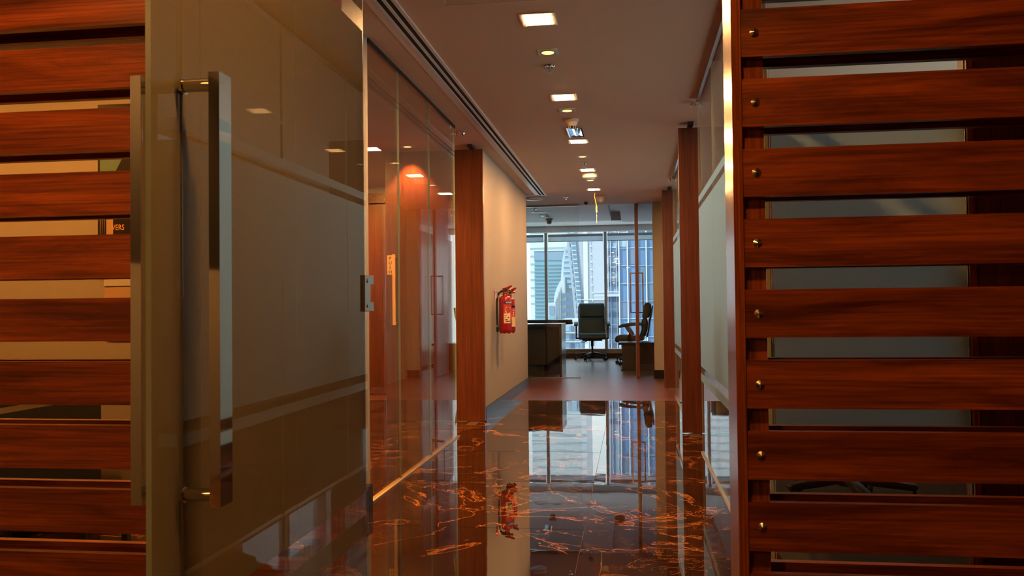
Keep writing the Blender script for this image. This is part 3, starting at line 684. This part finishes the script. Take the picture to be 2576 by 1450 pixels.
# ------------------------------------------------------------------ office furniture
def make_chair(loc, rz, label, group):
    """executive swivel chair facing -y, built at the origin"""
    t = thing('office_chair', (0,0,0), label, 'chair', group)
    L, B = M['leather'], M['matte_black']
    def cushion(name, pts, x0, x1, bev, parent=t):
        return MB().prism(pts, 'x', x0, x1).bev(bev, 3).build(name, L, parent, True)
    # seat: waterfall front
    cushion('seat', [(-.30, .40), (-.315, .45), (-.29, .505), (-.22, .530), (-.05, .520), (.18, .515), (.20, .43), (.0, .405), (-.18, .395)], -.265, .265, .028)
    low = cushion('lower_back', [(.115, .505), (.155, .62), (.150, .74), (.175, .822), (.235, .838), (.262, .74), (.250, .60), (.215, .49)], -.258, .258, .026)
    cushion('head_cushion', [(.165, .826), (.178, .92), (.195, 1.03), (.225, 1.085), (.275, 1.10), (.318, 1.07), (.316, .96), (.285, .83), (.24, .815)], -.250, .250, .028)
    MB().prism([(.235, .50), (.268, .62), (.285, .78), (.325, .95), (.338, 1.04), (.352, 1.03), (.338, .90), (.302, .74), (.285, .60), (.255, .48)], 'x', -.267, .267).bev(.006).build('back_shell', B, t, True)
    for s in (-1, 1):
        xa, xb = sorted((s*.272, s*.345))
        cushion('arm_pad', [(-.235, .655), (-.245, .680), (-.20, .712), (-.05, .735), (.12, .735), (.20, .725), (.20, .695), (.05, .690), (-.10, .680), (-.20, .655)], xa, xb, .012)
        xa, xb = sorted((s*.290, s*.322))
        MB().prism([(-.10, .43), (-.06, .56), (-.14, .68), (-.10, .695), (-.02, .58), (.02, .50), (.14, .46), (.14, .42), (-.02, .40)], 'x', xa, xb).bev(.005).build('arm_support', M['cabinet'], t, True)
        xa, xb = sorted((s*.255, s*.305)); box('arm_bracket', B, (xa, xb, -.06, .06, .40, .43), t, .004)
    box('mechanism', B, (-.19, .19, -.13, .11, .368, .398), t, .008)
    MB().tube([(-.10, -.05, .365), (-.16, -.10, .345), (-.22, -.14, .350)], .007).build('adjust_lever', B, t, True)
    MB().lathe([(.020, .12), (.020, .26), (.028, .262), (.028, .37)], (0,0,0), 16).build('gas_column', B, t, True)
    MB().lathe([(.045, .095), (.05, .12), (.034, .155)], (0,0,0), 16).build('base_hub', B, t, True)
    for k in range(5):
        a = 2*PI*k/5 + PI/2 + .2; c, s_ = math.cos(a), math.sin(a)
        lg = MB(); pts = [(.03, .112), (.03, .150), (.16, .140), (.33, .122), (.345, .110), (.33, .088), (.16, .098)]
        lg.prism(pts, 'y', -.024, .024); lg.bev(.006)
        bmesh.ops.rotate(lg.bm, cent=(0,0,0), matrix=Matrix.Rotation(a, 3, 'Z'), verts=lg.bm.verts[:])
        leg = lg.build('base_leg', B, t, True)
        w = MB(); ax_ = 'y'
        for q in (-.018, .018): w.lathe([(.010, q-.009), (.027, q-.008), (.027, q+.008), (.010, q+.009)], (.325, 0, .0275), 14, 'y')
        w.lathe([(.009, .03), (.009, .095)], (.325, 0, 0), 8)
        bmesh.ops.rotate(w.bm, cent=(0,0,0), matrix=Matrix.Rotation(a, 3, 'Z'), verts=w.bm.verts[:])
        w.build('caster', M['rubber'], leg, True)
    t.location = loc; t.rotation_euler = (0,0,rz)
    return t
ch = make_chair((-.765, 16.85, 0), .06, 'dark green leather office chair facing the corridor before the window', 'leather office chairs')
dup(ch, (.02, 15.55, 0), -PI/2 - .05, 'leather office chair in profile behind the low cabinet')
dup(ch, (1.10, 4.75, 0), .5, 'dark office chair whose base shows under the right slats')

# front desk by the glass
t = thing('desk', (-1.8, 13.1, 0), 'dark glossy desk right behind the office glass', 'desk')
MB().box(-2.9, -1.023, 12.70, 13.55, .738, .783).bev(.003).build('desk_top', M['desk'], t)
MB().box(-1.062, -1.026, 12.72, 13.53, 0, .737).bev(.002).build('end_panel', M['desk'], t)
MB().box(-2.9, -1.27, 12.80, 12.83, .18, .737).build('modesty_panel', M['panel'], t)
MB().prism([(-1.27, 12.80), (-1.07, 13.45), (-1.10, 13.46), (-1.30, 12.83)], 'z', .18, .737).build('angled_panel', M['panel'], t)
MB().prism([(-2.9, 12.86), (-1.30, 12.86), (-1.12, 13.46), (-2.9, 13.46)], 'z', 0, .18).build('plinth', M['matte_black'], t)
MB().box(-2.9, -2.86, 12.72, 13.53, 0, .737).build('end_panel', M['desk'], t)
# long desk by the window
t = thing('desk', (-2.3, 16.85, 0), 'long dark desk in front of the window left of the facing chair', 'desk')
pts = [(-3.6, 16.62), (-1.40, 16.62), (-1.22, 16.66), (-1.145, 16.76), (-1.135, 16.9), (-1.17, 17.1), (-1.30, 17.22), (-3.6, 17.25)]
MB().prism(pts, 'z', .690, .782).bev(.004).build('desk_top', M['desk'], t)
box('leg_panel', M['desk'], (-3.55, -3.5, 16.65, 17.2, 0, .689), t)
box('leg_panel', M['desk'], (-1.95, -1.90, 16.7, 17.15, 0, .689), t)
# low cabinet
t = thing('low_cabinet', (.08, 14.2, 0), 'low dark cabinet with overhanging top beside the open office door', 'cabinet')
MB().box(-.165, .42, 14.0, 14.46, .02, .414).bev(.003).build('carcass', M['matte_black'], t)
MB().box(-.215, .46, 13.96, 14.50, .415, .452).bev(.004).build('top', M['desk'], t)
box('plinth', M['matte_black'], (-.185, .44, 13.985, 14.48, 0, .02), t)
for k, x in enumerate((-.16, .13)): 
    dd = box('cabinet_door', M['panel'], (x, x+.285, 13.988, 13.9995, .03, .408), t, .002)
    MB().lathe([(.004, 13.968), (.008, 13.975), (.008, 13.988)], (x+(.26 if k == 0 else .025), 0, .3), 10, 'y').build('knob', M['steel'], dd, True)
# office ceiling fittings
t = thing('security_camera', (-1.36, 14.55, H), 'grey security camera under the office ceiling', 'camera')
MB().lathe([(.06, H), (.06, H-.022)], (-1.36, 14.55, 0), 20).build('base', M['alu'], t, True)
MB().lathe([(.045, H-.022), (.042, H-.075), (.028, H-.088)], (-1.36, 14.55, 0), 18).build('body', M['alu'], t, True)
MB().lathe([(.012, 14.495), (.014, 14.505), (.014, 14.53)], (-1.345, 0, H-.055), 12, 'y').build('lens', M['black'], t, True)
sprinkler(-1.44, 13.05, 'sprinkler under the office ceiling behind the glass')
t = thing('square_downlight', (-1.42, 13.45, H), 'unlit square downlight in the office ceiling', 'ceiling light')
box('trim', M['white_pl'], (-1.53, -1.31, 13.36, 13.54, H-.006, H), t); box('diffuser', M['alu'], (-1.49, -1.35, 13.40, 13.50, H-.007, H-.006), t)
t = thing('mirror_downlight', (-1.38, 14.0, H), 'small mirror downlight between the unlit square light and the camera', 'ceiling light')
box('trim', M['alu'], (-1.45, -1.31, 13.86, 14.14, H-.008, H), t); box('reflector', M['chrome'], (-1.44, -1.39, 13.88, 14.12, H-.010, H-.008), t); box('reflector', M['chrome'], (-1.37, -1.32, 13.88, 14.12, H-.010, H-.008), t)
t = thing('slot_diffuser', (-2.0, 16.3, 2.645), 'white slot diffuser in the office ceiling near the window', 'air diffuser')
box('frame', M['white_pl'], (-4.0, -.62, 16.22, 16.38, 2.637, 2.645), t); box('slot', M['alu'], (-3.95, -.66, 16.28, 16.32, 2.636, 2.637), t)

# ------------------------------------------------------------------ alcove behind the left slats
t = thing('framed_poster', (-2.52, 4.34, 1.18), 'dark framed poster lettered VERS on the alcove wall', 'poster')
MB().box(-2.856, -2.18, 4.332, 4.349, 1.235, 2.168).bev(.003).build('frame', M['pos_black'], t)
box('picture', M['pos_teal'], (-2.842, -2.20, 4.330, 4.3315, 1.60, 2.150), t)
box('picture', M['pos_pale'], (-2.842, -2.20, 4.330, 4.3315, 1.25, 1.60), t)
MB().prism([(-2.765, 1.44), (-2.765, 1.70), (-2.752, 1.80), (-2.715, 1.865), (-2.62, 1.94), (-2.46, 1.95), (-2.34, 1.88), (-2.28, 1.70), (-2.30, 1.44)], 'y', 4.3285, 4.330).build('dark_shape', M['pos_black'], t)
for k in range(3): MB().prism([(-2.840+k*.012, 1.40), (-2.838+k*.012, 1.56), (-2.830+k*.012, 1.56), (-2.829+k*.012, 1.40)], 'y', 4.3285, 4.330).build('dark_stripe', M['pos_black'], t)
text_mesh('lettering', 'VERS', .042, M['pos_gold'], t, lambda u, v: (-2.772+u*.80, 4.328, 1.497+v), align='LEFT')
t = thing('shadow_panel', (-2.5, 4.34, .95), 'painted shadow panel with a grey-blue top strip below the poster', 'panel')  # shadow on the wall below the poster, put into a panel's colours
MB().box(-2.82, -2.2, 4.335, 4.349, .90, 1.182).bev(.002).build('shadow_board', M['pos_pale'], t)  # stands in for the dimmer, shaded wall
box('shadow_strip', M['alu'], (-2.82, -2.2, 4.330, 4.3495, 1.183, 1.222), t)
# black armchair
t = thing('armchair', (-3.18, 3.75, 0), 'low black leather armchair behind the left slats', 'armchair')
def soft(name, b, bev): return MB().box(*b).bev(bev, 4).build(name, M['sofa'], t, True)
soft('backrest', (-3.60, -2.88, 3.92, 4.18, .30, .615), .05)
soft('seat', (-3.54, -2.92, 3.38, 3.95, .26, .41), .035)
soft('arm', (-2.895, -2.725, 3.36, 4.16, .08, .605), .07); soft('arm', (-3.75, -3.58, 3.36, 4.16, .08, .605), .07)
soft('seat_base', (-3.58, -2.89, 3.40, 4.10, .09, .27), .01)
for x in (-3.68, -2.78):
    for y in (3.42, 4.08): MB().lathe([(.016, 0), (.02, .09)], (x, y, 0), 10).build('foot', M['steel'], t)
t = thing('coffee_table', (-2.15, 3.3, 0), 'low table with a pale top beside the black armchair', 'table')
MB().box(-2.42, -1.85, 3.0, 3.55, .27, .30).bev(.004).build('table_top', M['alu'], t)
for x in (-2.38, -1.89):
    for y in (3.04, 3.51): box('leg', M['matte_black'], (x-.012, x+.012, y-.012, y+.012, 0, .27), t)

# ------------------------------------------------------------------ the city outside
B_pale = plain('haze_white', (.44, .51, .56), .9); B_white = plain('tower_white', (.44, .50, .55), .9); B_beige = plain('tower_stone', (.32, .37, .43), .9)  # aerial haze is put into these pale, bluish base colours
B_teal = plain('tower_teal_glass', (.17, .34, .41), .35); B_slate = plain('tower_slate', (.17, .26, .37), .5)
B_glass = plain('tower_blue_glass', (.10, .20, .38), .25); B_sky = plain('tower_pale_glass', (.27, .40, .54), .3); B_dark = plain('tower_dark_glass', (.11, .18, .29), .3)
B_lit = emissive('lit_office_lamp', (1, .72, .42), 1.6)
struct(box('ground', plain('city_ground', (.68, .71, .73), .9), (-900, 900, 30, 1500, -96, -95)))
def tower(name, label, loc): return thing(name, loc, label, 'building', 'towers outside the window')
# hazy tower far behind
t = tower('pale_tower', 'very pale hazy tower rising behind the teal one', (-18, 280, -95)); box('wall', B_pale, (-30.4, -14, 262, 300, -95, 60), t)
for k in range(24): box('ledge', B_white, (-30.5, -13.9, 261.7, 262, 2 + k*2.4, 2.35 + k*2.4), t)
# teal banded tower
t = tower('banded_tower', 'teal tower with slate floor bands left of the first mullion', (-14, 190, -95)); box('wall', B_teal, (-20.0, -9.0, 180, 205, -95, 10.6), t)
box('crown', B_slate, (-20.05, -8.95, 179.8, 205.2, 10.6, 12.5), t); box('roof', B_pale, (-20.1, -8.9, 179.7, 205.3, 12.5, 12.7), t)
s0 = None
for k in range(44):
    z = 9.6 - k*.76
    if s0 is None: s0 = MB().box(-20.04, -8.96, 179.82, 205.1, z, z+.26).build('floor_band', B_slate, t, off=(0, 0, z+95))
    else: inst(s0, t, (0, 0, z+95))
# curved white tower with low arc
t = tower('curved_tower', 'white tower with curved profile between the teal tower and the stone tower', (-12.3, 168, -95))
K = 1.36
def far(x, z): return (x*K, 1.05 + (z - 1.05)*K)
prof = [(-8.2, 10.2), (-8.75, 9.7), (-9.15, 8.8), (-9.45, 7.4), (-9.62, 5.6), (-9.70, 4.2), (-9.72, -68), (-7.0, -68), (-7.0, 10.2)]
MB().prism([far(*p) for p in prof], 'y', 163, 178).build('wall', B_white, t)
prof2 = [(-9.0, 5.0), (-9.64, 4.35), (-10.0, 3.7), (-10.3, 2.9), (-10.45, 2.2), (-10.55, .5), (-10.6, -68), (-9.0, -68)]
MB().prism([far(*p) for p in prof2], 'y', 160, 177).build('curved_wing', B_pale, t)
MB().prism([far(*p) for p in [(-7.6, 9.9), (-8.55, 9.3), (-8.95, 8.4), (-9.25, 6.6), (-9.35, 3.4), (-7.6, 3.4)]], 'y', 162.6, 163).build('curtain_wall', B_sky, t)
for k in range(9): box('floor_line', B_white, (-9.30*K, -7.6*K, 162.4, 162.6, 1.05+(2.4+k*.75)*K, 1.05+(2.5+k*.75)*K), t)
for k in range(14):
    z = 1.05 + (1.7 - k*1.02)*K; box('window', B_dark, (-9.46*K, -7.6*K, 159.7, 160, z-.55*K, z), t)
for k in range(7): box('rib', B_white, ((-10.35+k*.13)*K, (-10.30+k*.13)*K, 159.7, 160, -40, 1.05+(.55+k*.33)*K), t)
# leaning stone tower with ladder of balconies
t = tower('stone_tower', 'tall pale stone tower with a ladder of small balconies', (-6, 145, -95))
MB().prism([(-10.5, 16), (-10.26, 11.3), (-9.35, 2.0), (-8.6, -8), (-7.5, -30), (-7.5, -95), (-3.8, -95), (-3.9, 2), (-4.25, 11), (-4.5, 16)], 'y', 140, 155).build('wall', B_beige, t)
MB().prism([(-9.75, 16), (-9.55, 11.3), (-8.75, 2.0), (-8.2, -5), (-7.7, -5), (-8.1, 2.0), (-8.75, 11.3), (-9.0, 16)], 'y', 139.6, 140).build('balcony_recess', B_sky, t)
for k in range(26):
    z = 14.2 - k*.72; xl = -9.62 + (11.3 - z)*.092
    box('balcony_slab', B_white, (xl+.05, xl+.78, 139.1, 139.6, z, z+.16), t)
    box('balcony_window', B_dark if k % 3 else B_sky, (xl-.27, xl-.12, 139.9, 140, z+.1, z+.5), t)
MB().prism([(-7.6, 16), (-7.6, -30), (-6.9, -30), (-6.9, 16)], 'y', 139.7, 140).build('pilaster', B_white, t)
for k in range(16):
    z = 13 - k*1.25; xd = -6.35 + (7.6 - z)*.02
    box('small_window', B_sky, (xd, xd+.09, 139.9, 140, z-.9, z), t); box('window_cap', plain('stone_cap', (.8, .72, .6), .9) if k == 0 else bpy.data.materials['stone_cap'], (xd-.08, xd+.10, 139.8, 140, z, z+.22), t)
box('ledge', B_pale, (-8.2, -4.0, 139.6, 140, 1.95, 2.1), t)
# low apartment block
t = tower('apartment_block', 'pale low apartment block with dark windows under the curved tower', (-7, 105, -95)); box('wall', B_white, (-8.3, -5.9, 100, 110, -95, -.55), t)
for k in range(6):
    for q in range(4): box('window', B_sky if q % 2 else B_dark, (-8.15+q*.56, -7.72+q*.56, 99.9, 100, -1.9-k*1.02, -1.25-k*1.02), t)
    box('balcony_slab', B_pale, (-8.35, -5.85, 99.6, 100, -2.12-k*1.02, -2.0-k*1.02), t)
t = tower('small_block', 'small white framed block at the foot of the teal tower', (-9.2, 101, -95)); box('wall', B_white, (-9.66, -8.75, 100.2, 104, -95, 1.45), t); box('window', B_slate, (-9.48, -8.85, 100.1, 100.2, .1, 1.05), t); box('window', B_teal, (-9.48, -8.85, 100.1, 100.2, -2.2, -.1), t)
# pale glass tower and skybridge
t = tower('pale_glass_tower', 'pale blue glass tower just right of the second mullion', (-2, 112, -95)); box('wall', B_sky, (-3.1, .6, 104, 122, -95, 26), t)
for k in range(26): box('floor_slab', B_white if k % 2 else B_dark, (-3.05, -1.3, 103.85, 104, 12.5-k*.92, 12.5-k*.92+(.14 if k % 2 else .55)), t)
for x in (-2.72, -2.42, -1.72, -1.45): box('fin', B_white, (x-.04, x+.04, 103.6, 103.85, -95, 26), t)
for z, x in ((6.9, -2.45), (6.9, -2.0), (5.6, -2.3), (5.6, -1.95), (4.9, -2.1), (4.4, -2.15), (4.05, -2.1), (3.7, -2.05)): box('ceiling_lamp', B_lit, (x-.14, x+.14, 103.55, 103.58, z-.04, z+.04), t)
sbm = box('sky_bridge_deck', B_white, (-4.35, -1.20, 101, 103.9, 2.08, 2.48), t); box('rail', B_pale, (-4.35, -1.20, 100.9, 101, 2.56, 2.68), sbm)
for k in range(6): box('post', B_white, (-4.3+k*.6, -4.25+k*.6, 100.95, 101, 2.48, 2.56), sbm)
# blue glass tower
t = tower('blue_glass_tower', 'deep blue glass tower with white fins behind the open office door', (2, 85, -95)); box('wall', B_glass, (-1.10, 9, 80, 95, -95, 30), t)
for k, x in enumerate((-1.10, -.33, .52, 1.37, 2.2, 3.05, 3.9, 4.75)): box('fin', B_white, (x-.055, x+.055, 79.6, 80, -95, 30), t)
for k in range(22):
    z = 16 - k*1.62; box('transom', B_white, (-1.1, 9, 79.9, 80, z-.02, z+.025), t)
for q in range(9):
    for k in range(20): 
        if (q*7 + k*5) % 4 == 1: box('glass_panel', B_sky if (q + k*3) % 5 == 0 else B_dark, (-1.02+q*.85, -.42+q*.85, 79.95, 79.98, 14.4-k*1.62+.1, 14.4-k*1.62+1.5), t)
